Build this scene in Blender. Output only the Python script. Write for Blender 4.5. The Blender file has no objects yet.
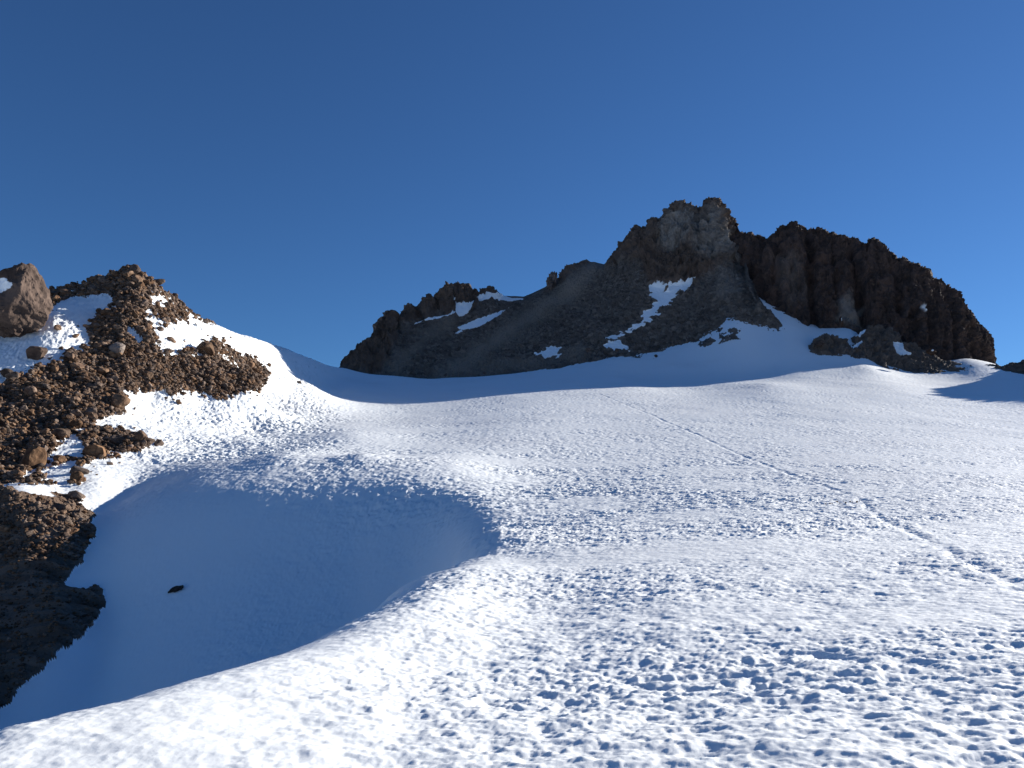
import bpy, math, random
import numpy as np
from mathutils import Vector, Matrix

# ------------------------------------------------------------------ camera, light, exposure
SUN_AZ, SUN_EL = 58.0, 17.5            # azimuth from +Y (view direction) towards +X
EXPOSURE = 1.0
F, PITCH = 804.0, math.radians(8.2)
sc = bpy.context.scene
cam_d = bpy.data.cameras.new("camera"); cam = bpy.data.objects.new("camera", cam_d)
sc.collection.objects.link(cam); sc.camera = cam
cam_d.sensor_width = 36.0; cam_d.lens = 36.0 * F / 1024.0
cam_d.clip_start = 0.05; cam_d.clip_end = 60000
cam.location = (0, 0, 0); cam.rotation_euler = (math.radians(90) + PITCH, 0, 0)

world = bpy.data.worlds.new("World"); sc.world = world; world.use_nodes = True
nt = world.node_tree; nt.nodes.clear()
sky = nt.nodes.new("ShaderNodeTexSky"); sky.sky_type = 'NISHITA'; sky.sun_disc = False
sky.sun_elevation = math.radians(SUN_EL); sky.sun_rotation = math.radians(SUN_AZ)
sky.altitude = 3200; sky.air_density = 1.3; sky.dust_density = 0.5; sky.ozone_density = 8.4
bg = nt.nodes.new("ShaderNodeBackground"); bg.inputs[1].default_value = 0.052
wo = nt.nodes.new("ShaderNodeOutputWorld")
nt.links.new(sky.outputs[0], bg.inputs[0]); nt.links.new(bg.outputs[0], wo.inputs[0])

sun_d = bpy.data.lights.new("sun", 'SUN'); sun_d.energy = 4.9; sun_d.angle = math.radians(0.5)
sun_d.color = (1.0, 0.935, 0.84)
sun = bpy.data.objects.new("sun", sun_d); sc.collection.objects.link(sun)
_a, _e = math.radians(SUN_AZ), math.radians(SUN_EL)
SUNV = Vector((math.sin(_a) * math.cos(_e), math.cos(_a) * math.cos(_e), math.sin(_e)))
sun.rotation_euler = (-SUNV).to_track_quat('-Z', 'Y').to_euler(); sun.location = SUNV * 400
sc.view_settings.view_transform = 'Standard'; sc.view_settings.look = 'None'
sc.view_settings.gamma = 1.0; sc.view_settings.use_curve_mapping = False
sc.view_settings.exposure = EXPOSURE

# ------------------------------------------------------------------ numeric helpers
CP, SP = math.cos(PITCH), math.sin(PITCH)
def ray_point(px, v, Y):
    """world point at forward distance Y on the bearing and elevation of (px, v)"""
    px, v, Y = np.asarray(px, float), np.asarray(v, float), np.asarray(Y, float)
    up = (384 - v) / F
    dy = CP - up * SP; dz = SP + up * CP
    k = Y / dy
    return (px - 512) / F * k, Y, dz * k
def project(x, y, z):
    d = y * CP + z * SP
    d = np.where(d < 0.05, 0.05, d)
    return 512 + F * x / d, 384 - F * (-y * SP + z * CP) / d

def _hash(ix, iy, iz, seed):
    h = (ix.astype(np.uint32) * np.uint32(374761393) + iy.astype(np.uint32) * np.uint32(668265263)
         + iz.astype(np.uint32) * np.uint32(2147483647 - 5) * np.uint32(3) + np.uint32(seed * 1274126177 & 0xffffffff))
    h = (h ^ (h >> np.uint32(13))) * np.uint32(1274126177)
    h = (h ^ (h >> np.uint32(16))) * np.uint32(2246822519)
    return h ^ (h >> np.uint32(15))
_G3 = np.array([[1,1,0],[-1,1,0],[1,-1,0],[-1,-1,0],[1,0,1],[-1,0,1],[1,0,-1],[-1,0,-1],
                [0,1,1],[0,-1,1],[0,1,-1],[0,-1,-1],[1,1,0],[-1,1,0],[0,-1,1],[0,-1,-1]], np.float32)
def noise3(x, y, z, seed=0):
    xi, yi, zi = np.floor(x), np.floor(y), np.floor(z)
    fx, fy, fz = (x - xi).astype(np.float32), (y - yi).astype(np.float32), (z - zi).astype(np.float32)
    xi, yi, zi = xi.astype(np.int64), yi.astype(np.int64), zi.astype(np.int64)
    u = fx*fx*fx*(fx*(fx*6-15)+10); v = fy*fy*fy*(fy*(fy*6-15)+10); w = fz*fz*fz*(fz*(fz*6-15)+10)
    def g(dx, dy, dz):
        k = (_hash(xi+dx, yi+dy, zi+dz, seed) & np.uint32(15)).astype(np.int64)
        gr = _G3[k]
        return gr[..., 0]*(fx-dx) + gr[..., 1]*(fy-dy) + gr[..., 2]*(fz-dz)
    def mix(a, b, t): return a + t * (b - a)
    return mix(mix(mix(g(0,0,0), g(1,0,0), u), mix(g(0,1,0), g(1,1,0), u), v),
               mix(mix(g(0,0,1), g(1,0,1), u), mix(g(0,1,1), g(1,1,1), u), v), w)
def noise2(x, y, seed=0):
    xi, yi = np.floor(x), np.floor(y)
    fx, fy = (x - xi).astype(np.float32), (y - yi).astype(np.float32)
    xi, yi = xi.astype(np.int64), yi.astype(np.int64); zi = np.zeros_like(xi)
    u = fx*fx*fx*(fx*(fx*6-15)+10); v = fy*fy*fy*(fy*(fy*6-15)+10)
    def g(dx, dy):
        h = _hash(xi+dx, yi+dy, zi, seed).astype(np.float32) * np.float32(2*math.pi/4294967296.0)
        return np.cos(h)*(fx-dx) + np.sin(h)*(fy-dy)
    a = g(0,0); a += u*(g(1,0)-a); b = g(0,1); b += u*(g(1,1)-b)
    return (a + v*(b-a)) * 1.4
def fbm2(x, y, oct, seed=0, gain=0.5):
    s, a, f = 0, 1.0, 1.0
    for i in range(oct):
        s = s + a * noise2(x*f + 17.3*i, y*f - 9.1*i, seed+i); a *= gain; f *= 2.03
    return s
def fbm3(x, y, z, oct, seed=0, gain=0.5, ridged=False):
    s, a, f = 0, 1.0, 1.0
    for i in range(oct):
        n = noise3(x*f + 7.7*i, y*f - 3.1*i, z*f + 5.9*i, seed+i)
        s = s + a * ((0.45 - np.abs(n)) * 1.6 if ridged else n); a *= gain; f *= 2.03
    return s
def worley2(x, y, seed=0):
    """F1, F2 distances and a value of the nearest cell"""
    xi, yi = np.floor(x).astype(np.int64), np.floor(y).astype(np.int64)
    f1 = np.full(x.shape, 9., np.float32); f2 = f1.copy(); val = np.zeros(x.shape, np.float32)
    for dx in (-1, 0, 1):
        for dy in (-1, 0, 1):
            h = _hash(xi+dx, yi+dy, np.zeros_like(xi), seed)
            jx = (h & np.uint32(1023)).astype(np.float32) / 1023; jy = ((h >> np.uint32(10)) & np.uint32(1023)).astype(np.float32) / 1023
            d = np.sqrt((xi+dx+jx-x)**2 + (yi+dy+jy-y)**2).astype(np.float32)
            near = d < f1
            f2 = np.where(near, f1, np.minimum(f2, d)); f1 = np.where(near, d, f1)
            val = np.where(near, ((h >> np.uint32(20)) & np.uint32(1023)).astype(np.float32)/1023, val)
    return f1, f2, val
def worley3(x, y, z, seed=0):
    xi, yi, zi = (np.floor(q).astype(np.int64) for q in (x, y, z))
    f1 = np.full(x.shape, 9., np.float32); f2 = f1.copy(); val = np.zeros(x.shape, np.float32)
    for dx in (-1, 0, 1):
        for dy in (-1, 0, 1):
            for dz in (-1, 0, 1):
                h = _hash(xi+dx, yi+dy, zi+dz, seed)
                jx = (h & np.uint32(1023)).astype(np.float32)/1023; jy = ((h >> np.uint32(10)) & np.uint32(1023)).astype(np.float32)/1023
                jz = ((h >> np.uint32(20)) & np.uint32(1023)).astype(np.float32)/1023
                d = np.sqrt((xi+dx+jx-x)**2 + (yi+dy+jy-y)**2 + (zi+dz+jz-z)**2).astype(np.float32)
                near = d < f1
                f2 = np.where(near, f1, np.minimum(f2, d)); f1 = np.where(near, d, f1)
                val = np.where(near, jx, val)
    return f1, f2, val
def sstep(a, b, x):
    t = np.clip((x - a) / (b - a), 0, 1); return t*t*(3-2*t)
def poly_sd(px, v, poly):
    """signed distance to a polygon, positive inside"""
    p = np.array(poly, np.float64); q = np.roll(p, -1, 0)
    best = np.full(px.shape, 1e9); inside = np.zeros(px.shape, bool)
    for (ax, ay), (bx, by) in zip(p, q):
        ex, ey = bx-ax, by-ay
        t = np.clip(((px-ax)*ex + (v-ay)*ey) / (ex*ex+ey*ey+1e-9), 0, 1)
        best = np.minimum(best, (px-ax-t*ex)**2 + (v-ay-t*ey)**2)
        if ay != by:
            c = ((ay > v) != (by > v)) & (px < ex*(v-ay)/(by-ay)+ax); inside ^= c
    return np.where(inside, 1, -1) * np.sqrt(best)
def line_sd(px, v, pts):
    best = np.full(px.shape, 1e9); along = np.zeros(px.shape); L = 0
    for (ax, ay), (bx, by) in zip(pts[:-1], pts[1:]):
        ex, ey = bx-ax, by-ay; l = math.hypot(ex, ey)
        t = np.clip(((px-ax)*ex + (v-ay)*ey) / (l*l), 0, 1)
        d = (px-ax-t*ex)**2 + (v-ay-t*ey)**2
        along = np.where(d < best, L+t*l, along); best = np.minimum(best, d); L += l
    return np.sqrt(best), along

def grid_mesh(name, X, Y, Z, keep=None, attrs=None, mat=None, parent=None, smooth=True):
    """a grid of vertices as one mesh; keep = mask of the faces to use; attrs = float attributes per vertex"""
    nr, nc = X.shape
    idx = np.arange(nr*nc, dtype=np.int32).reshape(nr, nc)
    q = np.stack([idx[:-1, :-1], idx[:-1, 1:], idx[1:, 1:], idx[1:, :-1]], -1)
    q = q[keep] if keep is not None else q.reshape(-1, 4)
    used = np.zeros(nr*nc, bool); used[q.ravel()] = True
    remap = np.cumsum(used).astype(np.int32) - 1
    co = np.stack([X, Y, Z], -1).reshape(-1, 3)[used].astype(np.float32)
    q = remap[q]
    me = bpy.data.meshes.new(name)
    me.vertices.add(len(co)); me.vertices.foreach_set("co", co.ravel())
    me.loops.add(q.size); me.loops.foreach_set("vertex_index", q.ravel())
    me.polygons.add(len(q)); me.polygons.foreach_set("loop_start", np.arange(0, q.size, 4, dtype=np.int32))
    me.update(calc_edges=True)
    me.polygons.foreach_set("use_smooth", np.full(len(q), smooth))
    for k, a in (attrs or {}).items():
        at = me.attributes.new(k, 'FLOAT', 'POINT'); at.data.foreach_set("value", a.reshape(-1)[used].astype(np.float32))
    if mat: me.materials.append(mat)
    o = bpy.data.objects.new(name, me); sc.collection.objects.link(o)
    if parent: o.parent = parent
    return o
def tri_mesh(name, co, tris, mat=None, smooth=False):
    me = bpy.data.meshes.new(name)
    me.vertices.add(len(co)); me.vertices.foreach_set("co", np.asarray(co, np.float32).ravel())
    me.loops.add(tris.size); me.loops.foreach_set("vertex_index", np.asarray(tris, np.int32).ravel())
    me.polygons.add(len(tris)); me.polygons.foreach_set("loop_start", np.arange(0, tris.size, 3, dtype=np.int32))
    me.update(calc_edges=True)
    me.polygons.foreach_set("use_smooth", np.full(len(tris), smooth))
    if mat: me.materials.append(mat)
    return me

# ------------------------------------------------------------------ materials
class NT:
    def __init__(s, name):
        s.m = bpy.data.materials.new(name); s.m.use_nodes = True; s.t = s.m.node_tree
        s.b = s.t.nodes["Principled BSDF"]; s.geo = s.t.nodes.new("ShaderNodeNewGeometry")
    def n(s, typ, **kw):
        nd = s.t.nodes.new(typ)
        for k, v in kw.items(): setattr(nd, k, v)
        return nd
    def l(s, a, b): s.t.links.new(a, b)
    def val(s, sock, v):
        if isinstance(v, bpy.types.NodeSocket): s.l(v, sock)
        else: sock.default_value = v
    def noise(s, scale, detail=4, rough=0.55, vec=None, dist=0.0):
        nd = s.n("ShaderNodeTexNoise"); nd.inputs["Scale"].default_value = scale
        nd.inputs["Detail"].default_value = detail; nd.inputs["Roughness"].default_value = rough
        nd.inputs["Distortion"].default_value = dist
        s.l(vec or s.geo.outputs["Position"], nd.inputs["Vector"]); return nd.outputs[0]
    def ramp(s, x, a, b, lo=0.0, hi=1.0):
        nd = s.n("ShaderNodeMapRange"); nd.interpolation_type = 'SMOOTHSTEP'
        s.val(nd.inputs[0], x); nd.inputs[1].default_value = a; nd.inputs[2].default_value = b
        nd.inputs[3].default_value = lo; nd.inputs[4].default_value = hi; return nd.outputs[0]
    def mix(s, f, a, b, blend='MIX'):
        nd = s.n("ShaderNodeMix", data_type='RGBA', blend_type=blend)
        s.val(nd.inputs[0], f); s.val(nd.inputs[6], a); s.val(nd.inputs[7], b); return nd.outputs[2]
    def math(s, op, a, b=0.0):
        nd = s.n("ShaderNodeMath", operation=op); s.val(nd.inputs[0], a); s.val(nd.inputs[1], b); return nd.outputs[0]
    def bump(s, h, strength, dist, normal=None):
        nd = s.n("ShaderNodeBump"); nd.inputs["Strength"].default_value = strength; nd.inputs["Distance"].default_value = dist
        s.l(h, nd.inputs["Height"])
        if normal: s.l(normal, nd.inputs["Normal"])
        return nd.outputs[0]
    def attr(s, name):
        nd = s.n("ShaderNodeAttribute", attribute_name=name); return nd.outputs["Fac"]
    def scaled(s, sx, sy, sz):
        nd = s.n("ShaderNodeMapping"); nd.inputs["Scale"].default_value = (sx, sy, sz)
        s.l(s.geo.outputs["Position"], nd.inputs[0]); return nd.outputs[0]

SNOW = (0.85, 0.895, 0.92, 1)
def mat_snow():
    s = NT("snow")
    dirt = s.ramp(s.noise(0.06, 5, 0.6), 0.45, 0.75)
    c = s.mix(dirt, SNOW, (0.80, 0.835, 0.86, 1))
    grit = s.ramp(s.noise(9.0, 3, 0.7), 0.70, 0.78, 0.0, 0.25)
    grit = s.math('MULTIPLY', grit, s.ramp(s.noise(0.35, 3), 0.52, 0.66))
    c = s.mix(grit, c, (0.42, 0.36, 0.30, 1))
    s.val(s.b.inputs["Base Color"], c); s.b.inputs["Roughness"].default_value = 0.55
    s.b.inputs["Specular IOR Level"].default_value = 0.35
    s.b.inputs["Subsurface Weight"].default_value = 0.6
    s.b.inputs["Subsurface Radius"].default_value = (1.0, 1.0, 1.0); s.b.inputs["Subsurface Scale"].default_value = 0.025
    h = s.noise(28.0, 4, 0.65)
    s.l(s.bump(h, 0.35, 0.008), s.b.inputs["Normal"]); return s.m
def rock_color(s, dark, mid, light, big=0.12, fine=1.6):
    a = s.ramp(s.noise(big, 5, 0.6), 0.35, 0.65); b = s.ramp(s.noise(fine, 6, 0.7), 0.3, 0.7)
    c = s.mix(a, dark, mid); c = s.mix(s.math('MULTIPLY', b, 0.7), c, light)
    return c
def mat_mountain():
    s = NT("mountain_rock")
    talus = rock_color(s, (0.105, 0.085, 0.070, 1), (0.15, 0.125, 0.105, 1), (0.21, 0.18, 0.155, 1), 0.07, 1.1)
    vo = s.n("ShaderNodeTexVoronoi"); vo.inputs["Scale"].default_value = 0.9; s.l(s.geo.outputs["Position"], vo.inputs["Vector"])
    sp = s.n("ShaderNodeSeparateColor"); s.l(vo.outputs["Color"], sp.inputs[0])
    talus = s.mix(s.ramp(sp.outputs[0], 0.55, 1.0, 0, 0.75), talus, (0.26, 0.22, 0.19, 1))
    talus = s.mix(s.ramp(sp.outputs[1], 0.55, 1.0, 0, 0.7), talus, (0.06, 0.05, 0.045, 1))
    streakc = s.mix(s.attr("streak"), talus, (0.27, 0.235, 0.20, 1))
    crag = rock_color(s, (0.075, 0.058, 0.050, 1), (0.13, 0.098, 0.082, 1), (0.20, 0.15, 0.12, 1), 0.10, 0.5)
    c = s.mix(s.attr("crag"), streakc, crag)
    c = s.mix(s.attr("pale"), c, s.mix(s.ramp(s.noise(0.25, 6, 0.7), 0.35, 0.65), (0.17, 0.155, 0.14, 1), (0.38, 0.36, 0.33, 1)))
    sn = s.ramp(s.math('ADD', s.attr("snow"), s.math('MULTIPLY', s.math('SUBTRACT', s.noise(0.9, 5, 0.7), 0.5), 0.9)), 0.45, 0.55)
    c = s.mix(sn, c, SNOW)
    s.val(s.b.inputs["Base Color"], c); s.b.inputs["Roughness"].default_value = 0.9
    s.b.inputs["Specular IOR Level"].default_value = 0.15
    h = s.math('MULTIPLY', s.noise(1.3, 7, 0.72), s.ramp(sn, 0, 1, 1, 0.15))
    s.l(s.bump(h, 1.0, 0.9), s.b.inputs["Normal"]); return s.m
def mat_cliff():
    s = NT("cliff_rock")
    v = s.scaled(0.35, 0.35, 0.07)
    streak = s.ramp(s.noise(1.0, 6, 0.65, v), 0.35, 0.65)
    c = s.mix(streak, (0.045, 0.034, 0.031, 1), (0.115, 0.076, 0.062, 1))
    c = s.mix(s.ramp(s.noise(0.8, 6, 0.7), 0.45, 0.8, 0, 0.8), c, (0.16, 0.112, 0.092, 1))
    c = s.mix(s.attr("pale"), c, (0.34, 0.31, 0.28, 1))
    c = s.mix(s.attr("snow"), c, SNOW)
    s.val(s.b.inputs["Base Color"], c); s.b.inputs["Roughness"].default_value = 0.9
    s.b.inputs["Specular IOR Level"].default_value = 0.15
    s.l(s.bump(s.noise(0.9, 8, 0.72), 1.0, 1.0), s.b.inputs["Normal"]); return s.m
def mat_scree():
    s = NT("scree")
    c = rock_color(s, (0.075, 0.050, 0.038, 1), (0.13, 0.09, 0.066, 1), (0.21, 0.15, 0.11, 1), 0.35, 4.0)
    c = s.mix(s.attr("soil"), c, s.mix(s.ramp(s.noise(1.0, 5, 0.6, s.scaled(0.25, 1.6, 0.8)), 0.35, 0.65), (0.10, 0.076, 0.060, 1), (0.17, 0.135, 0.11, 1)))
    s.val(s.b.inputs["Base Color"], c); s.b.inputs["Roughness"].default_value = 0.92
    s.b.inputs["Specular IOR Level"].default_value = 0.12
    s.l(s.bump(s.noise(5.0, 7, 0.72), 0.9, 0.12), s.b.inputs["Normal"]); return s.m
def mat_rock(name, dark, light, scale=1.0, snow_at=None, islands=False):
    s = NT(name)
    tc = s.n("ShaderNodeTexCoord"); vec = tc.outputs["Object"]
    oi = s.n("ShaderNodeObjectInfo")
    a = s.ramp(s.noise(1.2*scale, 6, 0.65, vec), 0.35, 0.68)
    c = s.mix(a, dark, light)
    hsv = s.n("ShaderNodeHueSaturation"); s.l(c, hsv.inputs["Color"])
    nd = s.n("ShaderNodeMapRange"); s.l(s.geo.outputs["Random Per Island"] if islands else oi.outputs["Random"], nd.inputs[0])
    s.val(hsv.inputs["Saturation"], s.ramp(s.math("FRACT", s.math("MULTIPLY", nd.inputs[0].links[0].from_socket, 7.3)), 0, 1, 0.75, 1.3)); nd.inputs[3].default_value = 0.65; nd.inputs[4].default_value = 1.4
    s.l(nd.outputs[0], hsv.inputs["Value"]); c = hsv.outputs[0]
    if snow_at:
        nd.inputs[3].default_value = nd.inputs[4].default_value = 1.0
        mp = s.n("ShaderNodeMapping"); mp.inputs[1].default_value = [-q for q in snow_at]; s.l(vec, mp.inputs[0])
        ln = s.n("ShaderNodeVectorMath", operation='LENGTH'); s.l(mp.outputs[0], ln.inputs[0])
        d = s.math('ADD', ln.outputs["Value"], s.math('MULTIPLY', s.math('SUBTRACT', s.noise(3.0, 4, 0.6, vec), 0.5), 0.5))
        c = s.mix(s.ramp(d, 0.27, 0.31, 1, 0), c, SNOW)
    s.val(s.b.inputs["Base Color"], c); s.b.inputs["Roughness"].default_value = 0.9
    s.b.inputs["Specular IOR Level"].default_value = 0.15
    s.l(s.bump(s.noise(3.0*scale, 7, 0.7, vec), 0.8, 0.08/scale), s.b.inputs["Normal"]); return s.m
M_SNOW, M_MOUNT, M_CLIFF, M_SCREE = mat_snow(), mat_mountain(), mat_cliff(), mat_scree()
M_BOULDER = mat_rock("volcanic_rock", (0.085, 0.055, 0.040, 1), (0.22, 0.15, 0.105, 1))
M_BIG = mat_rock("tan_rock", (0.055, 0.034, 0.025, 1), (0.135, 0.086, 0.062, 1), 0.7, (-0.12, -0.66, 0.44))
M_DIM = mat_rock("dim_rock", (0.05, 0.036, 0.03, 1), (0.12, 0.085, 0.068, 1))
M_PALE = mat_rock("pale_rock", (0.17, 0.125, 0.095, 1), (0.32, 0.25, 0.20, 1))
M_DARK = mat_rock("dark_rock", (0.03, 0.025, 0.024, 1), (0.07, 0.058, 0.05, 1))

# ------------------------------------------------------------------ base relief (thin plate through survey points)
CTRL = []
def cp(px, v, Y): CTRL.append(tuple(float(q) for q in ray_point(px, v, Y)))
def cw(x, y, z): CTRL.append((float(x), float(y), float(z)))
# ground round the camera and the ridge it stands on
for x, y, z in [(0,-3,-1.55),(3,-3,-1.3),(-2,-3,-1.6),(-6,-3,-4.0),(8,-3,-0.9),(-12,-2,-8),(0,1,-1.6),(3,1,-1.32),(-2,1,-1.6),(-4.5,1,-3.0),(-9,2,-6.5),
                (9,2,-0.75),(16,2,-0.2),(-4.6,5,-2.7),(-7,5,-4.6),(-16,6,-10.5),(-6,12,-4.4),(-9,12,-6.6),(-5,9,-3.5),(-5,18,-5.2),(-8,18,-7.4),(-14,16,-10),(-14,26,-10.3),(-8,27,-7.6),(-24,20,-13),(-3.2,14.5,-2.5),(-4.5,24,-4.2)]: cw(x, y, z)
for t in [(0,730,5.6),(100,706,6.3),(200,679,7.3),(300,656,8.5),(370,636,9.8),(430,598,13.2),(474,565,20),(497,530,31),
          (30,768,4.7),(250,768,4.75),(250,715,6.0),(400,700,6.9),(400,660,8.8),(400,590,22),(452,570,22),(450,566,30),
          (512,768,4.8),(512,700,7),(512,640,10.5),(512,600,14.5),(512,560,23),(512,530,34),(512,492,49),(512,465,63),(512,440,83),(512,412,116),(512,392,155),(512,381,185),
          (640,768,4.6),(640,700,6.7),(640,640,9.8),(640,600,13.3),(640,560,20.3),(640,520,34),(640,480,54),(640,440,84),(640,410,118),(640,388,160),(640,372,192),
          (768,768,4.35),(768,700,6.3),(768,640,9.2),(768,600,12.6),(768,560,18.8),(768,520,31),(768,480,52),(768,440,83),(768,410,117),(768,384,158),(768,367,192),
          (896,768,4.15),(896,700,6.0),(896,640,8.7),(896,600,12.0),(896,560,18),(896,520,32),(896,480,51),(896,440,84),(896,410,119),(896,388,154),(896,375,188),
          (1024,768,4.0),(1024,700,5.7),(1024,640,8.2),(1024,600,11.3),(1024,560,17.2),(1024,520,31),(1024,480,53),(1024,440,88),(1024,410,124),(1024,390,154),(1024,376,188),
          (1200,700,5.3),(1200,600,10.8),(1200,520,34),(1200,440,90),(1200,400,135),(1200,388,160),(1300,560,16),(1300,480,54)]: cp(*t)
# the bowl and its headwall
for t in [(0,716,34),(0,640,39),(0,560,45.5),(60,560,45.5),(60,520,48.5),(20,520,47.5),(0,500,50),(60,495,54),(60,640,38.5),
          (130,492,59),(165,481,60.5),(200,469,62),(280,456,61),(360,454,60),(440,460,60),(-100,700,33),(-100,600,42),(-100,500,52),(-250,650,34),(-250,500,48),(494,499,45.5),(450,570,25)]: cp(*t)
RIM = np.array([(110,522,50,1.0),(155,507,50.5,1.0),(200,495,51,1.0),(250,487,51.3,1.0),(300,483,51.5,1.0),(360,480,51.5,0.97),(420,480,51,0.80),(458,485,50.2,0.42)], float)
for p_ in np.arange(110, 459, 24.8):
    v_, y_, k_ = (float(np.interp(p_, RIM[:, 0], RIM[:, j])) for j in (1, 2, 3))
    x0, y0, z0 = (float(q) for q in ray_point(p_, v_, y_)); u_ = x0/y0
    for dy_, dz_ in [(4, 0.95), (0, -0.1), (-3.5, -1.75), (-7.5, -4.1), (-12, -6.3), (-16, -7.6), (-22, -8.6)]:
        cw(u_*(y0+dy_), y0+dy_, z0+dz_*(k_ if dz_ < 0 else 1))
# left hill
for t in [(250,455,72),(250,440,82),(350,455,66),(350,434,86),(350,415,118),(400,455,68),(420,434,92),(335,393,150),(250,420,95),(250,400,108),(200,458,71),(200,430,84),(200,402,93),
          (150,460,69),(150,445,73),(150,425,80),(150,395,88),(150,350,93),(150,310,101),(150,285,106),(130,274,106),(100,283,106),(80,289,104),(60,294.5,101),(100,330,94),(100,375,85),(100,420,76),(100,460,66),(100,485,58),
          (50,470,62),(50,430,71),(50,380,80),(50,340,87),(0,480,59),(0,440,67),(0,385,77),(0,345,86),(0,318,97),(-80,470,57),(-80,380,72),(-80,320,88),(-200,450,52),(-200,330,75),
          (200,360,100),(195,318,112),(250,375,105),(230,334,122),(255,339,138),(275,345.5,151),(290,384,128),(290,372,142),(290,361,153),(290,350,163),(305,356.5,174),(319,362,182),(310,384,138),(310,372,160),(270,365,130),(345,369,203),(330,377,175),(360,374,203),(360,378,185),(345,374,188),(380,378,203),(330,366,194),(320,378,165),(320,389,145),(350,384,165),(380,382,180),(420,384,180),(450,387,175)]: cp(*t)
# snow below the mountain, and what falls away behind the crests
for t in [(400,379,203),(450,379,204),(500,375,204),(560,367,206),(620,356,209),(680,349,211),(705,340,211),(735,324,213),(765,331,213),(790,326,218),(757,296,237),(765,307,229),(775,317,223),(785,319,222),(745,327,214),(755,330,213),(812,328,224),(850,330,219),
          (850,350,206),(820,353,203),(850,364,195),(870,368,190),(780,350,200),(700,362,198),(880,364,203),(910,372,200),(960,372.5,199),(1024,374,195),(1100,376,186),(1200,382,170),(965,359,212),(990,362.5,216),(900,362,210)]: cp(*t)
for x, y, z in [(-62,140,22),(-60,165,24),(-62,190,23),(-62,220,20),(-110,120,0),(-100,190,5),(-90,240,-10),(-60,290,5),(0,290,40),(60,300,50),(120,300,40),(190,300,10),(240,260,10),(-45,240,14),(-30,240,16)]: cw(x, y, z)
CT = np.array(CTRL)
def _ab(x, y): d = y + 8.0; return 2.5 * x / d, np.log(d)
def _phi(r2): return 0.5 * r2 * np.log(r2 + 1e-12)
_A, _B = _ab(CT[:, 0], CT[:, 1]); _T = CT[:, 2] / (CT[:, 1] + 8.0); _n = len(CT)
K = _phi((_A[:, None]-_A)**2 + (_B[:, None]-_B)**2) + 4e-4*np.eye(_n)
Pm = np.stack([np.ones(_n), _A, _B], 1)
W = np.linalg.solve(np.block([[K, Pm], [Pm.T, np.zeros((3, 3))]]), np.concatenate([_T, np.zeros(3)]))
def relief(x, y):
    """base height; evaluated on a coarse lattice in (a, b) space, then bicubic"""
    a, b = _ab(x, y)
    sh = a.shape; a = a.ravel(); b = b.ravel()
    na, nb = 260, 330
    a0, a1, b0, b1 = a.min()-.02, a.max()+.02, b.min()-.02, b.max()+.02
    ga, gb = np.linspace(a0, a1, na), np.linspace(b0, b1, nb)
    GA, GB = np.meshgrid(ga, gb, indexing='ij'); g = np.full(GA.shape, W[_n]) + W[_n+1]*GA + W[_n+2]*GB
    for i in range(_n): g += W[i]*_phi((GA-_A[i])**2 + (GB-_B[i])**2)
    fa = (a-a0)/(a1-a0)*(na-1); fb = (b-b0)/(b1-b0)*(nb-1)
    ia = np.clip(fa.astype(int), 1, na-3); ib = np.clip(fb.astype(int), 1, nb-3); ta = fa-ia; tb = fb-ib
    def w(t): return (-.5*t+t*t-.5*t**3, 1-2.5*t*t+1.5*t**3, .5*t+2*t*t-1.5*t**3, -.5*t*t+.5*t**3)
    wa, wb = w(ta), w(tb); out = 0
    for i in range(4):
        r = 0
        for j in range(4): r = r + wb[j]*g[ia-1+i, ib-1+j]
        out = out + wa[i]*r
    return (out*(y.ravel()+8.0)).reshape(sh)

# ------------------------------------------------------------------ terrain sheet: snow and rocky ground
sa = np.concatenate([np.linspace(-1.35, -0.72, 110)[:-1], np.linspace(-0.72, 0.72, 1180), np.linspace(0.72, 1.25, 90)[1:]])
rows = [-3.0]
while rows[-1] < 2.5: rows.append(rows[-1] + 0.09)
while rows[-1] < 300: rows.append(rows[-1] * (1.0036 if rows[-1] < 32 else 1.0022 if rows[-1] < 112 else 1.0036 if rows[-1] < 230 else 1.012))
ry = np.array(rows)
Yg = np.repeat(ry[:, None], len(sa), 1); Xg = sa[None, :] * (Yg + 4.0)
Z0 = relief(Xg, Yg)
PX, PV = project(Xg, Yg, Z0)
front = Yg > 3

RUBBLE = [(-400,395),(0,384),(33,379),(38,369),(48,362),(62,352),(86,343),(90,323),(108,313),(117,302),(104,296),(83,293),(66,295),(52,302),(40,307),(30,300),(60,275),(83,270),(110,258),(128,245),(150,250),(176,270),(200,292),(218,314),(213,322),(186,315),(178,316),(172,322),(166,322),(149,313),(147,322),(156,340),(166,352),(178,358),(188,346),(199,351),(208,343),(222,341),(232,350),
          (246,352),(258,362),(266,373),(261,388),(250,393),(232,400),(212,402),(196,395),(179,399),(160,392),(146,391),(131,393),(128,409),(118,419),(100,424),(80,430),(66,437),(55,450),(38,462),(24,478),(4,484),(-400,500)]
CLUSTER = [(72,431),(100,424),(120,430),(136,434),(141,445),(146,449),(128,455),(112,458),(96,463),(84,470),(77,479),(60,480),(33,484),(22,480),(38,468),(56,464),(66,456),(84,452),(92,447),(84,440)]
GULLY = [(-400,486),(0,490),(30,495),(60,494),(80,498),(87,514),(99,531),(92,545),(84,562),(73,576),(70,585),(84,587),(100,584),(107,601),(96,622),(78,640),(60,655),(40,668),(24,684),(14,700),(-5,716),(-120,760),(-400,860)]
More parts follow.
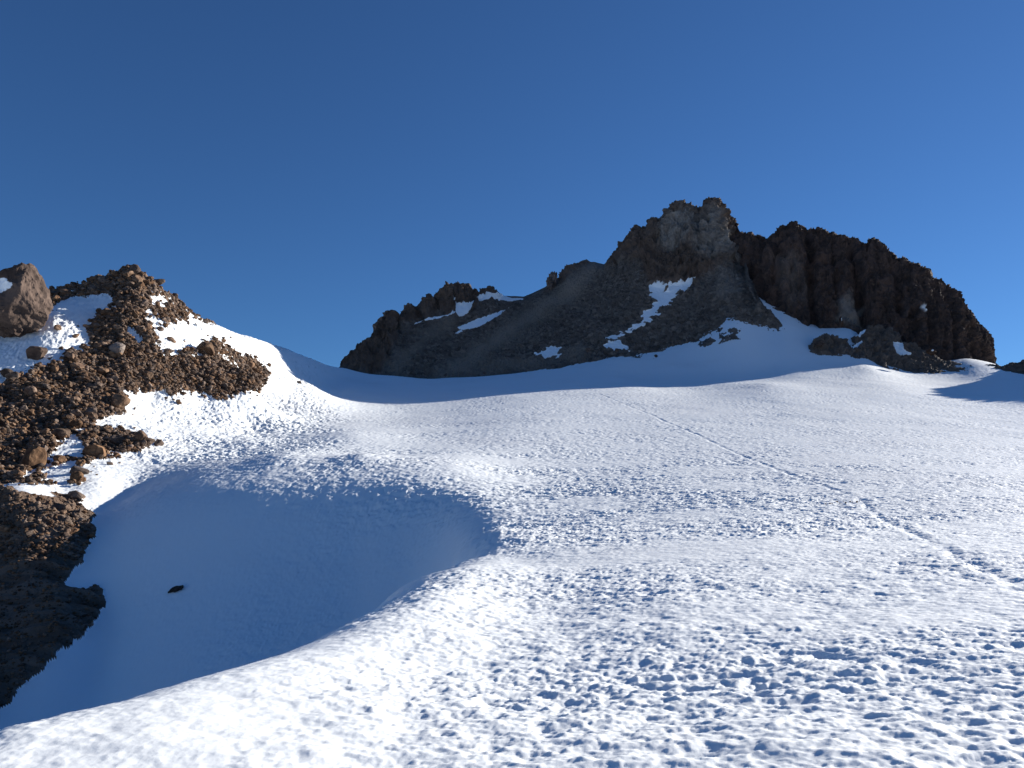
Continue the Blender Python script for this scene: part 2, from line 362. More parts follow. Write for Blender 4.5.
HOLES = [[(104,357),(116,359),(134,364),(147,372),(140,376),(124,371),(108,364)], [(152,291),(162,293),(166,303),(154,301)], [(218,352),(236,358),(240,366),(226,364)],
         [(128,330),(138,330),(140,342),(130,340)], [(126,392),(138,398),(136,408),(126,404)], [(40,470),(70,462),(76,468),(50,478)], [(190,352),(200,354),(198,362),(190,360)]]
ex = 7.0*fbm2(Xg*0.22, Yg*0.22, 3, 50) + 4.5*fbm2(Xg*1.1, Yg*1.1, 3, 55)
gj = 5.0*fbm2(Xg*0.10, Yg*0.7, 4, 61, 0.6)
onhill = (Yg > 54)
sd_r = np.maximum(poly_sd(PX, PV, RUBBLE) * 0.9, poly_sd(PX, PV, CLUSTER)*0.9)
for h in HOLES: sd_r = np.minimum(sd_r, -poly_sd(PX, PV, h))
sd_r = sd_r + ex*1.05
sd_g = poly_sd(PX, PV, GULLY) + gj + 0.25*ex
sd_r = np.where(front & (Yg > 50) & (PX < 275), sd_r, -30)
# only the nearer side of the crest is drawn by the outline; the hill's far side carries snow
sd_g = np.where(front & (Yg > 24) & (PX < 130), sd_g, -30)
rockm = np.maximum(sd_r, sd_g)
rock = sstep(-1.5, 1.5, rockm)
soil = sstep(-2, 2, sd_g) * sstep(512, 548, PV + 0.12*PX + 6*fbm2(Xg*0.3, Yg*0.5, 3, 71))

# snow surface: sun cups, wind ripple, trodden tracks
wx = Xg + 0.10*noise2(Xg*2.1, Yg*2.1, 5); wy = Yg + 0.10*noise2(Xg*2.1+40, Yg*2.1, 6)
f1, f2, cv = worley2(wx/0.46, wy/0.40, 3)
g1, g2, gv = worley2(wx/0.21+11, wy/0.18, 9)
h1, h2, hv = worley2(wx/0.95+5, wy/0.75, 13)
patch = 0.85 + 0.7*fbm2(Xg*0.12, Yg*0.16, 3, 20)
amp = np.clip(patch, 0.3, 1.6)
amp = amp * (1.0 - 0.6*sstep(0, 14, -Xg - 3) * (1 - sstep(46, 58, Yg)) * sstep(14, 26, Yg))
lip = np.exp(-((Xg + 2.6 + 0.1*(Yg-7))/1.1)**2) * (1 - sstep(9, 13, Yg)); amp = amp * (1 - 0.6*lip)
pits = -(0.35 + 1.1*cv)*np.exp(-(f1/0.42)**2) - 0.9*hv*np.exp(-(h1/0.38)**2)*1.1
midr = np.exp(-(((PX-640)/330)**2 + ((PV-500)/55)**2))
farf = sstep(9, 34, Yg)
hillsnow = sstep(58, 75, Yg)*(1-sstep(300, 360, PX))
rimz = np.exp(-(((PX-400)/140)**2 + ((PV-495)/42)**2))
grow = 0.50 * (1 + 0.32*farf + 0.42*farf*midr + 0.8*rimz*farf) * (1 + (1.6+2.6*sstep(80, 105, Yg))*hillsnow)
dz = amp*grow*(0.034*pits - 0.022*(0.4+gv)*np.exp(-(g1/0.5)**2))
dz += amp*grow*0.046*(0.35-np.abs(fbm2(Xg*2.1, Yg*2.3, 4, 31, 0.55)))*1.3
dz += amp*(grow+0.1)*(0.015+0.011*farf)*fbm2(Xg*9, Yg*9, 4, 30, 0.65)
dz += amp*grow*(0.045+0.005*farf)*fbm2(Xg*1.3, Yg*1.3, 2, 33)
dz += 0.05*fbm2(Xg*0.35, Yg*0.45, 3, 36)*grow*(1-0.6*farf)
dz += 0.12*fbm2(Xg*0.06, Yg*0.06, 3, 39)*sstep(70, 110, Yg)
# wind streaks elongated across the slope
dz += 0.09*midr*amp*(0.4-np.abs(fbm2(Xg*0.45+Yg*0.1, Yg*1.5, 3, 44)))*sstep(12, 30, Yg)
# steps of a trodden trail
def wpath(pts): return [tuple(np.array(ray_point(p[0], p[1], p[2]))[:2]) for p in pts]
TR = [wpath([(1060,625,11.5),(1000,590,14.5),(960,560,19),(910,528,27),(870,502,36),(862,492,41)]),
      wpath([(862,492,41),(820,478,49),(760,460,64),(700,432,88),(640,408,118),(600,396,145)]),
      wpath([(120,455,66),(180,436,73),(230,418,82),(265,396,100),(290,380,125)]),
      wpath([(130,462,64),(200,440,72),(250,416,86),(285,388,115),(320,374,165)])]
for k, pts in enumerate(TR):
    d, al = line_sd(Xg, Yg, pts)
    wob = 0.25*noise2(al*0.5, al*0+k, 80)
    d2 = np.abs(d + wob)
    wdt = 0.20 if k < 2 else 0.35
    steps = 0.5 + 0.5*np.cos(al*2*math.pi/0.62 + 3*noise2(al*0.7, al*0, 81))
    tk = (0.6, 0.6, 0.45, 0.45)[k]*(0.6+0.8*noise2(al*0.3, al*0, 83))
    dz += tk*(np.exp(-(d2/wdt)**2) * (-0.05 - 0.12*steps) + 0.03*np.exp(-((d2-1.8*wdt)/wdt)**2))
# rocky ground relief
r1, r2, rv = worley2(Xg/0.9 + 0.4*noise2(Xg, Yg, 90), Yg/0.9, 91)
s1, s2, sv = worley2(Xg/0.38, Yg/0.38, 92)
rz = 0.9*fbm2(Xg*0.16, Yg*0.16, 3, 95) + (0.55-r1)*0.55*(0.3+rv) + (0.5-s1)*0.22*(0.3+sv) + 0.3*fbm2(Xg*0.9, Yg*0.9, 4, 97)
rz = rz*(1-0.75*soil) + soil*0.35*fbm2(Xg*0.3, Yg*1.5, 4, 99)
Zg = Z0 + (1-rock)*dz + rock*(rz*sstep(-1, 7, rockm) + 0.12)
PXf, PVf = project(Xg, Yg, Zg)
fm = (rock[:-1, :-1] + rock[1:, 1:] + rock[:-1, 1:] + rock[1:, :-1]) / 4
snow_o = grid_mesh("snow_field", Xg, Yg, Zg, fm < 0.5, None, M_SNOW); snow_o["kind"] = "structure"
scree_o = grid_mesh("rocky_ground", Xg, Yg, Zg, fm >= 0.5, {"soil": soil}, M_SCREE, smooth=False); scree_o["kind"] = "structure"

# visibility of every terrain vertex from the viewpoint (running skyline per column)
minv = np.minimum.accumulate(np.where(Yg > 3, PVf, 2000), 0)
visible = (PVf <= minv + 0.6) & front

# wide surrounding land, far below and around the summit plateau
nl = 90; t = np.linspace(-1, 1, nl); gx, gy = np.meshgrid(np.sign(t)*np.abs(t)**3*15000, np.sign(t)*np.abs(t)**3*15000 + 120)
rr = np.hypot(gx, gy-120)
gz = -30 - 0.32*np.minimum(rr, 2500) + 60*fbm2(gx*0.002, gy*0.002, 4, 7)
land = grid_mesh("land", gx, gy, gz, None, None, M_SNOW); land["kind"] = "structure"

# ------------------------------------------------------------------ mountain
def interp(tab, x): a = np.array(tab, float); return np.interp(x, a[:, 0], a[:, 1])
def sheet(px, rowdefs, counts):
    """rowdefs: list of (v(px), Y(px)); linear between; returns X, Y, Z, and the section number"""
    P = [np.stack(ray_point(px, v, Y)) for v, Y in rowdefs]
    out, sec = [], []
    for i in range(len(P)-1):
        n = counts[i]
        for k in range(n):
            out.append(P[i] + (P[i+1]-P[i])*(k/n)); sec.append(i + k/n)
    out.append(P[-1]); sec.append(len(P)-1)
    o = np.stack(out); return o[:, 0], o[:, 1], o[:, 2], np.array(sec)
def normals(X, Y, Z):
    def d(A, ax): return np.gradient(A, axis=ax)
    u = np.stack([d(X,1), d(Y,1), d(Z,1)], -1); v = np.stack([d(X,0), d(Y,0), d(Z,0)], -1)
    n = np.cross(u, v); n /= np.linalg.norm(n, axis=-1, keepdims=True)+1e-9
    return n
def blur(A, k):
    for _ in range(k):
        A = (np.roll(A,1,0)+np.roll(A,-1,0)+np.roll(A,1,1)+np.roll(A,-1,1)+2*A)/6
    return A

CREST_A = [(335,374),(343,365),(355,354),(369,343.5),(378,328),(383,322),(390,313),(396,320),(401,315),(404,309),(409,306.5),(416,308),(422,306.6),(425,299),(430,297),(436,299),(439.5,296),(443,288),(449,284.5),(455,285),(460.6,285.5),(464,288),(467,286.5),(472,291),(477,292.5),(482,291),(492,290),(497.5,295.5),(510,296),(524,296.7),(533,293),(545,287),(549,284),(560,279),(566,271),(571,265),(577,263),(594,262),(604,264.5),(610,259),(614,256),(619,255.6),(621,247),(626,240),(630,234),(636.5,227.5),(641,227),(647,226.5),(650,220),(657,218.5),(662,219),(667,211),(671.6,206),(677,203.5),(683,203),(689,204.5),(693,207),(698,210),(702,206),(705.6,200.6),(711,199),(717,200),(722,205),(726,212),(729,218),(732,216.5),(736,222),(738,232),(741,246),(746,262),(750,280),(757,294),(765,307),(772,318),(779,326),(785,327)]
BASE_A = [(335,374),(350,371),(370,376),(400,379),(440,379),(480,377),(520,372),(545,367),(582,359),(600,356),(640,351),(665,351),(690,348),(705,339),(722,327),(735,323),(748,329),(762,332),(778,329),(785,329)]
YB_A = [(335,206),(400,205),(480,206),(560,208),(640,212),(700,212),(735,214),(785,215)]
VM_A = [(335,373),(390,345),(450,335),(530,327),(600,300),(640,287),(690,284),(720,267),(738,272),(746,284),(757,304),(765,315),(785,328)]
YM_A = [(335,208),(390,226),(450,236),(530,243),(600,247),(690,243),(735,246),(746,235),(757,224),(785,216)]
YC_A = [(335,210),(365,225),(390,245),(450,260),(530,275),(600,283),(650,276),(715,272),(735,272),(746,246),(757,232),(765,226),(785,218)]
px = np.arange(335, 785.1, 0.55)
vb, yb, vm, ym, vc, yc = (interp(tb, px) for tb in (BASE_A, YB_A, VM_A, YM_A, CREST_A, YC_A))
X, Y, Z, sec = sheet(px, [(vb+16, yb-9), (vb, yb), (vm, ym), (vc+0.0, yc), (vc+12, yc+9), (vc+150, yc+60)], [12, 150, 190, 14, 25])
n0 = normals(blur(X, 12), blur(Y, 12), blur(Z, 12)); 
VX, VV = project(X, Y, Z); S = np.repeat(sec[:, None], len(px), 1)
CRAGS = [[(330,380),(343,362),(380,310),(410,296),(440,280),(500,285),(500,300),(478,300),(470,312),(455,318),(440,312),(425,318),(405,326),(398,326),(392,350),(376,376),(350,376)],
         [(604,275),(610,252),(640,215),(670,195),(730,195),(745,240),(740,262),(722,262),(716,268),(700,280),(665,290),(648,284),(640,262),(624,262)],
         [(544,292),(556,278),(575,262),(590,262),(575,268),(562,282)]]
crag = np.zeros(X.shape) - 99.
wn = 5*fbm3(X*0.06, Y*0.06, Z*0.06, 4, 11)
for c in CRAGS: crag = np.maximum(crag, poly_sd(VX, VV, c))
crag = sstep(-3, 3, crag + wn)
SNOWA = [[(388,316),(392,315),(397,325),(404,329),(414,324),(424,317),(436,316),(447,313),(455,310),(452,300),(450,296),(457,303),(460,304),(466,303),(474,301),(470,310),(464,316),(456,315),(448,315),(436,319),(424,320),(416,325),(404,328.5),(395,325)],
         [(457,327),(470,323),(486,318),(500,312),(511,306.5),(505,312),(496,318),(484,325),(472,329.5),(464,330)],
         [(478,296.5),(487,293.5),(497,297),(504,296),(512,298.5),(524,298),(523,300.5),(505,300.5),(492,300),(480,299)],
         [(649,287),(656,289),(665,291),(680,287),(696,280),(690,287),(676,295),(668,305),(660,312),(652,320),(644,325),(636,331),(624,335),(608,341),(600,343.5),(612,336),(628,330),(640,322),(645,311),(658,303),(652,298),(650,292)],
         [(536,356),(546,351),(562,350),(556,354),(544,357)], [(600,345),(620,341),(634,347),(622,352),(606,351)], [(455,332),(462,329),(463,332),(456,334)]]
snw = np.zeros(X.shape) - 99.
for c in SNOWA: snw = np.maximum(snw, poly_sd(VX, VV, c))
snw = np.where(S > 3.4, -5, snw)
snow_a = sstep(-1.2, 1.2, snw*0.9 + 0.5*wn + 5.0*fbm3(X*0.35, Y*0.35, Z*0.35, 3, 17)*(S < 1.9))
pale = sstep(-6, 8, poly_sd(VX, VV, [(660,225),(668,210),(690,203),(700,212),(715,205),(722,225),(735,240),(726,258),(708,262),(694,258),(690,240),(672,250),(658,246)]) + 0.8*wn)*0.75
pale = np.maximum(pale, 0.35*sstep(0, 10, poly_sd(VX, VV, [(716,300),(714,268),(735,230),(770,235),(768,270),(740,300)])+wn))
dl, _ = line_sd(VX, VV, [(600,262),(560,298),(520,325),(480,352),(455,370)])
streak = 0.95*np.exp(-((dl+0.8*wn)/9)**2)
dl, _ = line_sd(VX, VV, [(450,318),(420,345),(395,370)]); streak = np.maximum(streak, 0.6*np.exp(-((dl+wn)/8)**2))
dl, _ = line_sd(VX, VV, [(440,376),(500,368),(580,355)]); streak = np.maximum(streak, 0.6*np.exp(-((dl+wn)/6)**2))
big = fbm3(X*0.045, Y*0.045, Z*0.045, 3, 101, 0.5, True)
med = fbm3(X*0.16, Y*0.16, Z*0.16, 4, 103, 0.55, True)
w1, w2, wv = worley3(X*0.30, Y*0.30, Z*0.22, 105)
sm = fbm3(X*0.55, Y*0.55, Z*0.55, 3, 107, 0.55, True)
fall = noise3(X*0.11+Z*0.10, Y*0.03, Z*0.03, 109)          # gullies running down the slope
edge = sstep(0.0, 0.25, S-0.6) 
dr = crag*(4.0*(big-0.5) + 2.6*(med-0.6) + 1.6*(wv-0.5) + 1.0*(sm-0.6))
dr += (1-crag)*(1.3*fall + 0.9*(big-0.5) + 0.55*(med-0.6) + 0.6*(sm-0.6))
t1, t2, tv = worley3(X*1.3, Y*1.3, Z*1.3, 113)
dr += (1-crag)*0.8*(0.55-t1)*(tv > 0.45)
dr = np.where(snow_a > 0.3, dr*(1-0.85*snow_a) + 0.15*snow_a, dr)
dr *= (0.35 + 0.65*np.clip(np.minimum((px-338)/25, (783-px)/15), 0, 1))[None, :]
# keep the crest line where it is: displacement fades to half at the crest, the traced outline carries the rest
dr = dr * (1 - 0.9*np.exp(-((S-3.0)/np.where(S > 3, 0.6, 0.22))**2)) + crag*np.exp(-((S-3.0)/0.2)**2)*(1.3*(sm-0.6)+1.1*(wv-0.5)+0.8*(med-0.6))
X += n0[..., 0]*dr; Y += n0[..., 1]*dr; Z += n0[..., 2]*dr
mount = grid_mesh("mountain", X, Y, Z, None, {"crag": crag, "snow": snow_a, "pale": pale, "streak": streak}, M_MOUNT, smooth=False)
mount["kind"] = "structure"

# the great cliff on the shoulder
CREST_B = [(722,290),(728,252),(733,240),(738,236),(743,234.5),(749,234),(757,237),(764,239.5),(771,236),(777,230),(784,225.7),(790,225),(795,223.5),(801,225),(806,229),(812.5,230.6),(818,229),(827.5,232.5),(833,231.5),(838,235),(845,234.5),(850,237),(856,238),(861,243),(867,243.5),(872,241),(878,241.5),(883,246),(886,249),(893,254),(899,259),(905,258),(909,264),(916,264),(922,267),(927,269.5),(930,275),(934,278),(942,281),(948,284.5),(951,287),(956,290),(959,293),(961,300),(962,306),(968,308),(970,310.5),(974,317),(978,324.5),(984,331),(989,338),(991,345),(992,351),(991.5,358),(1000,374)]
BASE_B = [(722,292),(738,290),(748,288),(757,294),(770,306),(790,319),(812,327),(840,330),(870,334),(895,352),(920,364),(960,368),(985,364),(1000,375)]
YB_B = [(722,252),(740,246),(770,230),(812,226),(870,221),(895,216),(920,213),(960,216),(1000,228)]
px = np.arange(722, 1000.1, 0.5)
vb, yb, vc = interp(BASE_B, px), interp(YB_B, px), interp(CREST_B, px)
depth = 14*np.clip(np.minimum((px-722)/30, (1000-px)/40), 0, 1) + 0.5
H = vb - vc
X, Y, Z, sec = sheet(px, [(vb+22, yb-5), (vb, yb), (vb-0.35*H, yb+0.30*depth), (vb-0.8*H, yb+0.55*depth), (vc, yb+depth), (vc+8, yb+depth+8), (vc+150, yb+depth+45)], [12, 80, 100, 60, 14, 20])
n0 = normals(blur(X, 12), blur(Y, 12), blur(Z, 12))
VX, VV = project(X, Y, Z); S = np.repeat(sec[:, None], len(px), 1)
# deep vertical clefts between broad pillars, traced where they stand
cle = np.zeros(X.shape)
for c, wd, dp in [([(806,228),(810,260),(812,300),(813,326)], 4.0, 4.5), ([(851,238),(856,270),(860,300),(866,330)], 6.0, 5.5), ([(893,256),(897,280),(900,310)], 4.0, 3.0),
                  ([(778,240),(774,270),(780,300)], 3.5, 2.0), ([(833,240),(836,290),(838,325)], 3.0, 1.5), ([(921,270),(926,300),(930,350)], 3.5, 2.5), ([(946,288),(952,320),(955,360)], 3.0, 2.0)]:
    d, _ = line_sd(VX, VV, c); cle += dp*np.exp(-((d + 2*noise3(X*0.2, Y*0.2, Z*0.2, 120))/wd)**2)
big = fbm3(X*0.07, Y*0.07, Z*0.025, 3, 121, 0.5, True)
med = fbm3(X*0.25, Y*0.25, Z*0.15, 4, 123, 0.55, True)
sm = fbm3(X*0.6, Y*0.6, Z*0.45, 3, 125, 0.55, True)
w1, w2, wv = worley3(X*0.30, Y*0.30, Z*0.08, 127)
dr = 2.4*(big-0.5) + 1.6*(med-0.6) + 0.6*(sm-0.6) + 0.6*(wv-0.5) - 0.8*cle*(1-0.8*sstep(3.2,4.0,S))
dr *= np.clip(np.minimum((px-722)/14, (999-px)/14), 0.1, 1)[None, :]
dr = dr * (1 - 0.85*np.exp(-((S-4.0)/np.where(S > 4, 0.6, 0.35))**2)) + np.exp(-((S-4.0)/0.3)**2)*(1.2*(sm-0.6)+1.0*(wv-0.5))
pale = 0.6*sstep(-6, 6, poly_sd(VX, VV, [(836,305),(850,296),(862,305),(864,325),(850,330),(838,322)]) + 8*fbm3(X*0.3, Y*0.3, Z*0.3, 3, 131))
pale = np.maximum(pale, 0.22*sstep(-8, 8, poly_sd(VX, VV, [(776,260),(800,258),(805,300),(790,305)]) + 8*fbm3(X*0.2, Y*0.2, Z*0.1, 3, 133)))
sb = sstep(-0.8, 0.8, poly_sd(VX, VV, [(919,310),(921,306),(924,307),(925,312),(921,314)]))
X += n0[..., 0]*dr; Y += n0[..., 1]*dr; Z += n0[..., 2]*dr
cliff = grid_mesh("cliff", X, Y, Z, None, {"snow": sb, "pale": pale}, M_CLIFF, parent=mount, smooth=False)

# low rocky toe of the cliff and the ridge running off to the right
CREST_C = [(806,347),(812,342),(820,339),(832,336.5),(842,339),(850,346),(856,336),(866,329),(878,326),(890,330),(902,338),(914,344),(925,352),(940,360),(965,364),(990,364.5),(1010,363),(1024,361),(1050,350),(1090,322),(1150,300),(1300,300)]
BASE_C = [(806,348),(812,347),(835,348.5),(850,352),(858,355),(872,360),(884,361),(890,367),(905,370),(940,371),(1024,372),(1100,374),(1300,380)]
px = np.arange(806, 1300, 0.6)
vb, vc = interp(BASE_C, px), interp(CREST_C, px)
yb = interp([(806,205),(850,204),(890,202),(950,201),(1024,196),(1100,186),(1300,160)], px)
dd = interp([(806,2),(850,8),(880,14),(930,8),(1024,6),(1100,16),(1300,18)], px)
X, Y, Z, sec = sheet(px, [(vb+8, yb-4), (vb, yb), (vc, yb+dd), (vc+20, yb+dd+9)], [8, 60, 24])
n0 = normals(blur(X, 6), blur(Y, 6), blur(Z, 6)); VX, VV = project(X, Y, Z)
wn = 4*fbm3(X*0.15, Y*0.15, Z*0.15, 3, 141)
sn = np.full(X.shape, -9.)
for c in [[(893,342),(901,344),(904,350),(911,354),(900,354),(894,349)], [(942,357),(960,360),(990,364),(975,366),(955,363)], [(846,341),(864,335),(866,329),(850,337)], [(850,348),(862,341),(864,344),(853,351)]]:
    sn = np.maximum(sn, poly_sd(VX, VV, c))
sn = sstep(-1, 1, sn + 0.3*wn)
dr = 1.0*(fbm3(X*0.25, Y*0.25, Z*0.25, 4, 143, 0.55, True)-0.6) + 0.5*(fbm3(X, Y, Z, 3, 145, 0.5, True)-0.6)
dr = dr*(1-0.8*sn)*np.clip((px-806)/8, 0.2, 1)[None, :]*interp([(800,1.6),(900,1.4),(950,0.6),(1100,1.2)], px)[None, :]
X += n0[..., 0]*dr; Y += n0[..., 1]*dr; Z += n0[..., 2]*dr
zero = X*0
toe = grid_mesh("rock_ridge", X, Y, Z, None, {"crag": zero+0.5, "snow": sn, "pale": zero, "streak": zero+0.1}, M_MOUNT, parent=mount, smooth=False)

# ------------------------------------------------------------------ boulders
import bmesh
def rock_mesh(name, seed, sub=4, cuts=9, stretch=(1, 1, 1), mat=M_BOULDER, rough=0.10, cutmin=0.62):
    """an angular, plane-cut, noise-roughened boulder of about unit radius"""
    rnd = np.random.RandomState(seed)
    bm = bmesh.new(); bmesh.ops.create_icosphere(bm, subdivisions=sub, radius=1.0)
    co = np.array([v.co[:] for v in bm.verts]); tris = np.array([[v.index for v in f.verts] for f in bm.faces]); bm.free()
    for _ in range(cuts):
        n = rnd.normal(size=3); n /= np.linalg.norm(n); d = rnd.uniform(cutmin, 0.92)
        s = co @ n; over = s > d
        co[over] -= np.outer((s[over]-d)*0.93, n)
    co = co*np.array(stretch)
    r = co/np.linalg.norm(co, axis=1, keepdims=True)
    o = seed*3.7
    n1 = fbm3(co[:, 0]*1.4+o, co[:, 1]*1.4, co[:, 2]*1.4, 4, seed, 0.55, True)-0.6
    co = co + r*(rough*2.2*n1)[:, None]
    return tri_mesh(name, co, tris, mat)
VAR = [rock_mesh("boulder_mesh", 200+i, 3, 15, [(1,.8,.7),(1,.9,.9),(1.2,.8,.7),(.9,.9,1.1),(1.1,.7,.8),(1,1,.6),(.8,.9,.95),(1.3,.85,.75)][i], M_BOULDER, 0.05, 0.5) for i in range(8)]
rng = random.Random(4)
def locate(px, v):
    d = np.where(visible, (PXf-px)**2 + (PVf-v)**2, 1e9); i = np.unravel_index(np.argmin(d), d.shape)
    return Vector((Xg[i], Yg[i], Zg[i]))
def put_rock(p, r, name="boulder", mesh=None, label=None, group=None, sink=0.25, squash=1.0, rot=None, cat="boulder"):
    o = bpy.data.objects.new(name, mesh or rng.choice(VAR)); sc.collection.objects.link(o)
    o.location = p + Vector((0, 0, r*(0.7-sink*1.6)))
    o.rotation_euler = rot or (rng.uniform(-.5, .5), rng.uniform(-.5, .5), rng.uniform(0, 6.28))
    o.scale = (r, r, r*squash)
    o["label"] = label; o["category"] = cat
    if group: o["group"] = group
    return o
def rr_px(p, wpx): return p.length * wpx / F / 2

# the great tan boulder on the crest at far left
bigm = rock_mesh("great_boulder", 311, 6, 26, (1.0, 0.9, 1.15), M_BIG, 0.05, 0.74)
_c = np.zeros(len(bigm.vertices)*3, np.float32); bigm.vertices.foreach_get("co", _c); _c = _c.reshape(-1, 3)
_t = np.clip((_c[:, 2]+1)/2, 0, 1); _c[:, 0] = _c[:, 0]*(1.12-0.52*_t) + 0.18*_t; _c[:, 1] *= 1.1-0.4*_t
_n3 = fbm3(_c[:, 0]*1.5, _c[:, 1]*1.5, _c[:, 2]*0.8, 4, 312, 0.45, True)-0.6; _c *= (1+0.11*_n3)[:, None]
bigm.vertices.foreach_set("co", _c.ravel()); bigm.update()
p = Vector([float(q) for q in ray_point(10, 302, 88)])
o = put_rock(p, 1, "large_boulder", bigm, "huge brown boulder with cracked faces standing on the snowy crest at far left", None, rot=(0.0, 0.0, 0.3))
o.location = p; o.scale = (4.15, 4.0, 3.9)
# singled-out rocks: (px, v, width px, label, squash)
NAMED = [
 (36,357,20,"dark rounded boulder alone in the snow patch below the huge brown boulder",.85),
 (8,377,17,"flat dark rock half sunk in snow at the lower edge of the snow patch",.55),
 (57,330,9,"small brown rock in the middle of the upper left snow patch",.9),
 (74,337,8,"small brown rock at the snow patch's edge beside the rubble",.8),
 (118,352,21,"pale tan block facing the sun in the middle of the rubble slope",.9),
 (119,405,22,"reddish block at the rubble's edge just above the lower snow",.8),
 (60,438,19,"upright brown block at the top of the narrow snow strip",1.1),
 (96,455,24,"wide reddish boulder in the rock cluster jutting onto the snow",.65),
 (119,445,20,"dark boulder in the middle of the rock cluster jutting onto snow",.8),
 (143,444,10,"small dark rock just off the tip of the rock cluster",.9),
 (158,445,14,"dark low rock lying alone on snow beyond the rock cluster",.6),
 (79,474,18,"dark low block on the snow under the rock cluster",.6),
 (111,465,6,"tiny dark stone on snow below the rock cluster",.8),
 (31,466,22,"tall pointed slab leaning at the left edge of the snow strip",1.5),
 (76,498,14,"brown boulder on the brow of the shaded gully beside the snow",.9),
 (206,352,20,"brown block at the top of the rubble's right lobe",.8),
 (249,366,11,"small rock at the right tip of the rubble slope",.9),
 (134,272,13,"dark block crowning the very top of the left hill",.9),
 (163,282,13,"flat brown block on the skyline right of the left summit",.7),
 (299,383,5,"tiny stone on the trodden snow right of the rubble",.8),
 (171,341,9,"small rock on the snow between the rubble's two lobes",.7),
 (160,330,8,"brown stone on the snow under the right skyline of the hill",.7),
 (168,352,10,"brown stone at the foot of the snow notch in the rubble",.7),
]
for x_, v_, w_, lab, sq in NAMED:
    p = locate(x_, v_); o = put_rock(p, rr_px(p, w_), label=lab, squash=sq, cat="rock")
    if lab.startswith(("dark", "flat dark")): o.data = o.data.copy(); o.data.materials[0] = M_DIM
    if lab.startswith("pale"): o.data = o.data.copy(); o.data.materials[0] = M_PALE
# the dark rock fallen on the shaded snow of the bowl
p = locate(176, 591)
dm = rock_mesh("dark_rock", 331, 3, 8, (1.35, .7, .42), M_DARK, 0.14)
put_rock(p, rr_px(p, 11), "fallen_rock", dm, "small black jagged rock lying alone on the shaded snow of the bowl", sink=0.3, rot=(0.0, -0.45, 0.1), cat="rock")

# numbered heap: the largest stones of the slope as things, the rest as rubble stuff
cellw = np.gradient(PXf, axis=1)*-np.gradient(PVf, axis=0)
def weights(mask): 
    w = np.where(mask & visible & (cellw > 0) & (PXf > -25) & (PXf < 300), np.clip(cellw, 0, 3), 0).ravel(); return w/w.sum()
inner = rockm > 2.0
zones = [
 ("crest", inner & (sd_r > 1.5) & (PVf < 305), 55, (5, 12), "dark angular boulder along the rocky crest of the left hill", "boulders along the crest of the left hill"),
 ("lobe", inner & (sd_r > 1.5) & (PVf > 325) & (PVf < 402) & (PXf > 150), 55, (4, 9), "sunlit brown boulder in the rubble lobe reaching right into the snow", "boulders of the right rubble lobe"),
 ("heart", inner & (sd_r > 1.5) & (PVf > 305) & (PVf < 430) & (PXf < 150), 95, (5, 14), "brown angular boulder in the broad middle of the rubble slope", "boulders in the middle of the rubble slope"),
 ("foot", inner & (sd_r > 1.5) & (PVf >= 430) & (PVf < 486), 45, (6, 17), "brown boulder at the rubble's foot beside the narrow snow strips", "boulders at the foot of the rubble slope"),
 ("brow", (sd_g > 2) & (PVf > 488) & (PVf < 540), 25, (5, 12), "small lit boulder on the brow above the dark gully", "boulders on the brow of the gully"),
]
nrng = np.random.RandomState(12)
for zn, mask, cnt, (w0, w1_), lab, grp in zones:
    w = weights(mask); ids = nrng.choice(len(w), cnt, replace=False, p=w)
    for i in ids:
        i = np.unravel_index(i, PXf.shape); p = Vector((Xg[i], Yg[i], Zg[i]))
        s = w0 + (w1_-w0)*rng.random()**2.4
        put_rock(p, rr_px(p, s), label=lab, group=grp, squash=rng.uniform(.6, 1.0), cat="boulder")

# rubble: thousands of small stones in one mesh
sv_ = [rock_mesh("stone_tmp", 400+i, 1 if i < 4 else 2, 7, (1, .85, .75), None, 0.10) for i in range(6)]
tmp = []
for m in sv_:
    c = np.zeros(len(m.vertices)*3, np.float32); m.vertices.foreach_get("co", c)
    f = np.zeros(len(m.polygons)*3, np.int32); m.polygons.foreach_get("vertices", f); tmp.append((c.reshape(-1, 3), f.reshape(-1, 3)))
for m in sv_: bpy.data.meshes.remove(m)
def stones(name, mask, n, size, seed, mat, extra=None, clamp=(0.05, 0.6)):
    r = np.random.RandomState(seed); w = weights(mask); ids = r.choice(len(w), n, p=w)
    cs, fs, off = [], [], 0
    xs, ys, zs = Xg.ravel()[ids], Yg.ravel()[ids], Zg.ravel()[ids]
    for k in range(n):
        c, f = tmp[r.randint(len(tmp))]
        dist = math.sqrt(xs[k]**2+ys[k]**2+zs[k]**2)
        rad = dist*(size[0]+(size[1]-size[0])*r.rand()**2.5)/F/2
        a = r.uniform(0, 6.28); b = r.uniform(-.6, .6); ca, sa_, cb, sb_ = math.cos(a), math.sin(a), math.cos(b), math.sin(b)
        R = np.array([[ca, -sa_, 0], [sa_, ca, 0], [0, 0, 1]]) @ np.array([[1, 0, 0], [0, cb, -sb_], [0, sb_, cb]])
        cs.append((c*rad*np.array([1, r.uniform(.7, 1), r.uniform(.6, 1)])) @ R.T + np.array([xs[k], ys[k], zs[k]+rad*0.25])); fs.append(f+off); off += len(c)
    me = tri_mesh(name, np.concatenate(cs), np.concatenate(fs), mat)
    ob = bpy.data.objects.new(name, me); sc.collection.objects.link(ob); ob["kind"] = "stuff"
    ob["label"] = extra; ob["category"] = "rubble"; return ob
M_RUB = mat_rock("rubble_rock", (0.06, 0.040, 0.030, 1), (0.20, 0.135, 0.095, 1), 1.2, None, True)
stones("rubble", (sd_r > 0.0), 15000, (1.3, 6.5), 21, M_RUB, "loose brown volcanic rubble covering the left hill")
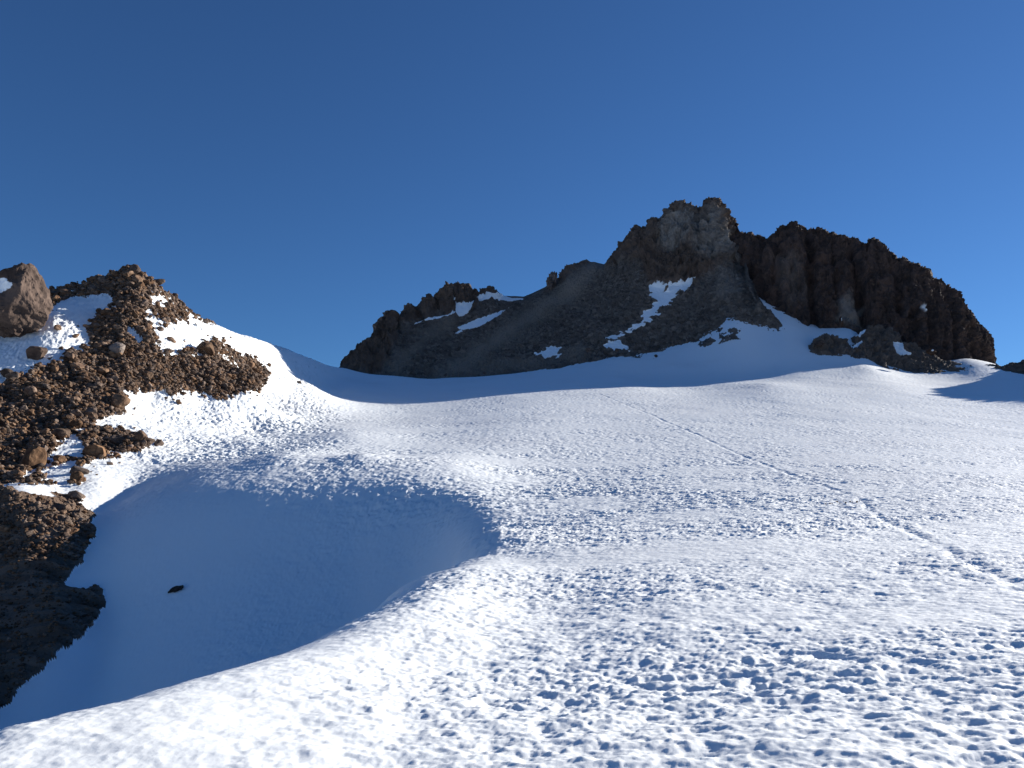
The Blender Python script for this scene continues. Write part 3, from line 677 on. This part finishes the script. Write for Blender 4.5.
stones("gully_rubble", (sd_g > 0.5) & (PVf < 560), 1300, (1.5, 6), 22, M_RUB, "loose brown stones on the brow of the gully")
stones("gully_gravel", (sd_g > 0.5) & (PVf > 540) & (PVf < 725), 1500, (1.2, 5), 25, M_RUB, "sparse stones and gravel on the shaded gully slope")
stones("scattered_debris", (rockm < -1) & (rockm > -7) & (Yg > 52) & (PXf < 275) & (PVf < 486), 130, (1.2, 3.6), 23, M_RUB, "small stones scattered on the snow beside the rubble")

# ------------------------------------------------------------------ crags and outlying rocks on the mountain
def far_rock(px, v, Y, wpx, hpx, seed, label, name="rock_outcrop", mat=M_BOULDER, cuts=10, rot=(0, 0, 0), cat="rock", rough=.2):
    m = rock_mesh(name, seed, 4, cuts, (1, .8, 1), mat, rough)
    o = bpy.data.objects.new(name, m); sc.collection.objects.link(o)
    o.location = [float(q) for q in ray_point(px, v, Y)]; k = Y/F/2
    o.scale = (wpx*k, (wpx+hpx)/2*k, hpx*k); o.rotation_euler = rot
    o["label"] = label; o["category"] = cat; return o
M_CR = mat_rock("crag_rock", (0.07, 0.052, 0.045, 1), (0.17, 0.12, 0.095, 1), 1.5)
far_rock(552, 281, 272, 10, 20, 501, "small dark rock tower jutting from the long left ridge of the mountain", "rock_pinnacle", M_CR, rot=(0, .2, 0))
far_rock(841, 322, 222.5, 3, 10, 505, "slim pale upright rock against the foot of the big cliff", "rock_pinnacle", M_BIG)
far_rock(931, 352, 203, 11, 6, 507, "low block with a pale flat top where the cliff meets the snow", "flat_rock", M_BIG, rot=(0, 0, .3))
far_rock(820, 343, 203.5, 9, 6, 508, "dark rock at the left tip of the rocks under the cliff", "flat_rock", M_CR)
far_rock(819, 358, 201, 3, 2.4, 509, "lone dark stone on the shaded snow under the cliff", "stone", M_CR)
for (x_, v_, w_) , lab in zip([(446,375,4),(484,373,3),(588,350,5),(617,350,4),(573,366,4),(656,356,3.5)],
    ["pale stone at the snow's edge under the left end of the mountain", "tiny stone at the mountain foot beside a paler stone", "dark stone between the two small snow strips at the mountain foot",
     "dark stone in the foot of the long snow tongue", "dark stone just off the mountain foot on shaded snow", "small stone on the snow below the talus cone"]):
    far_rock(x_, v_, 205, w_, w_*.8, 520+int(x_) % 17, lab, "stone", M_CR)
# little stones melting out of the snow beside the trail

for i in range(11):
    x_ = 826 + i*3.4 + rng.uniform(-1, 1); p = locate(x_, 504 - (x_-826)*0.07 + rng.uniform(-1, 1))
    put_rock(p, rng.uniform(.035, .08), "stone", label="small brown stone melting out of the snow beside the trail", group="stones beside the trail", cat="stone", sink=.2)
print("controls", _n, "terrain", Xg.shape)
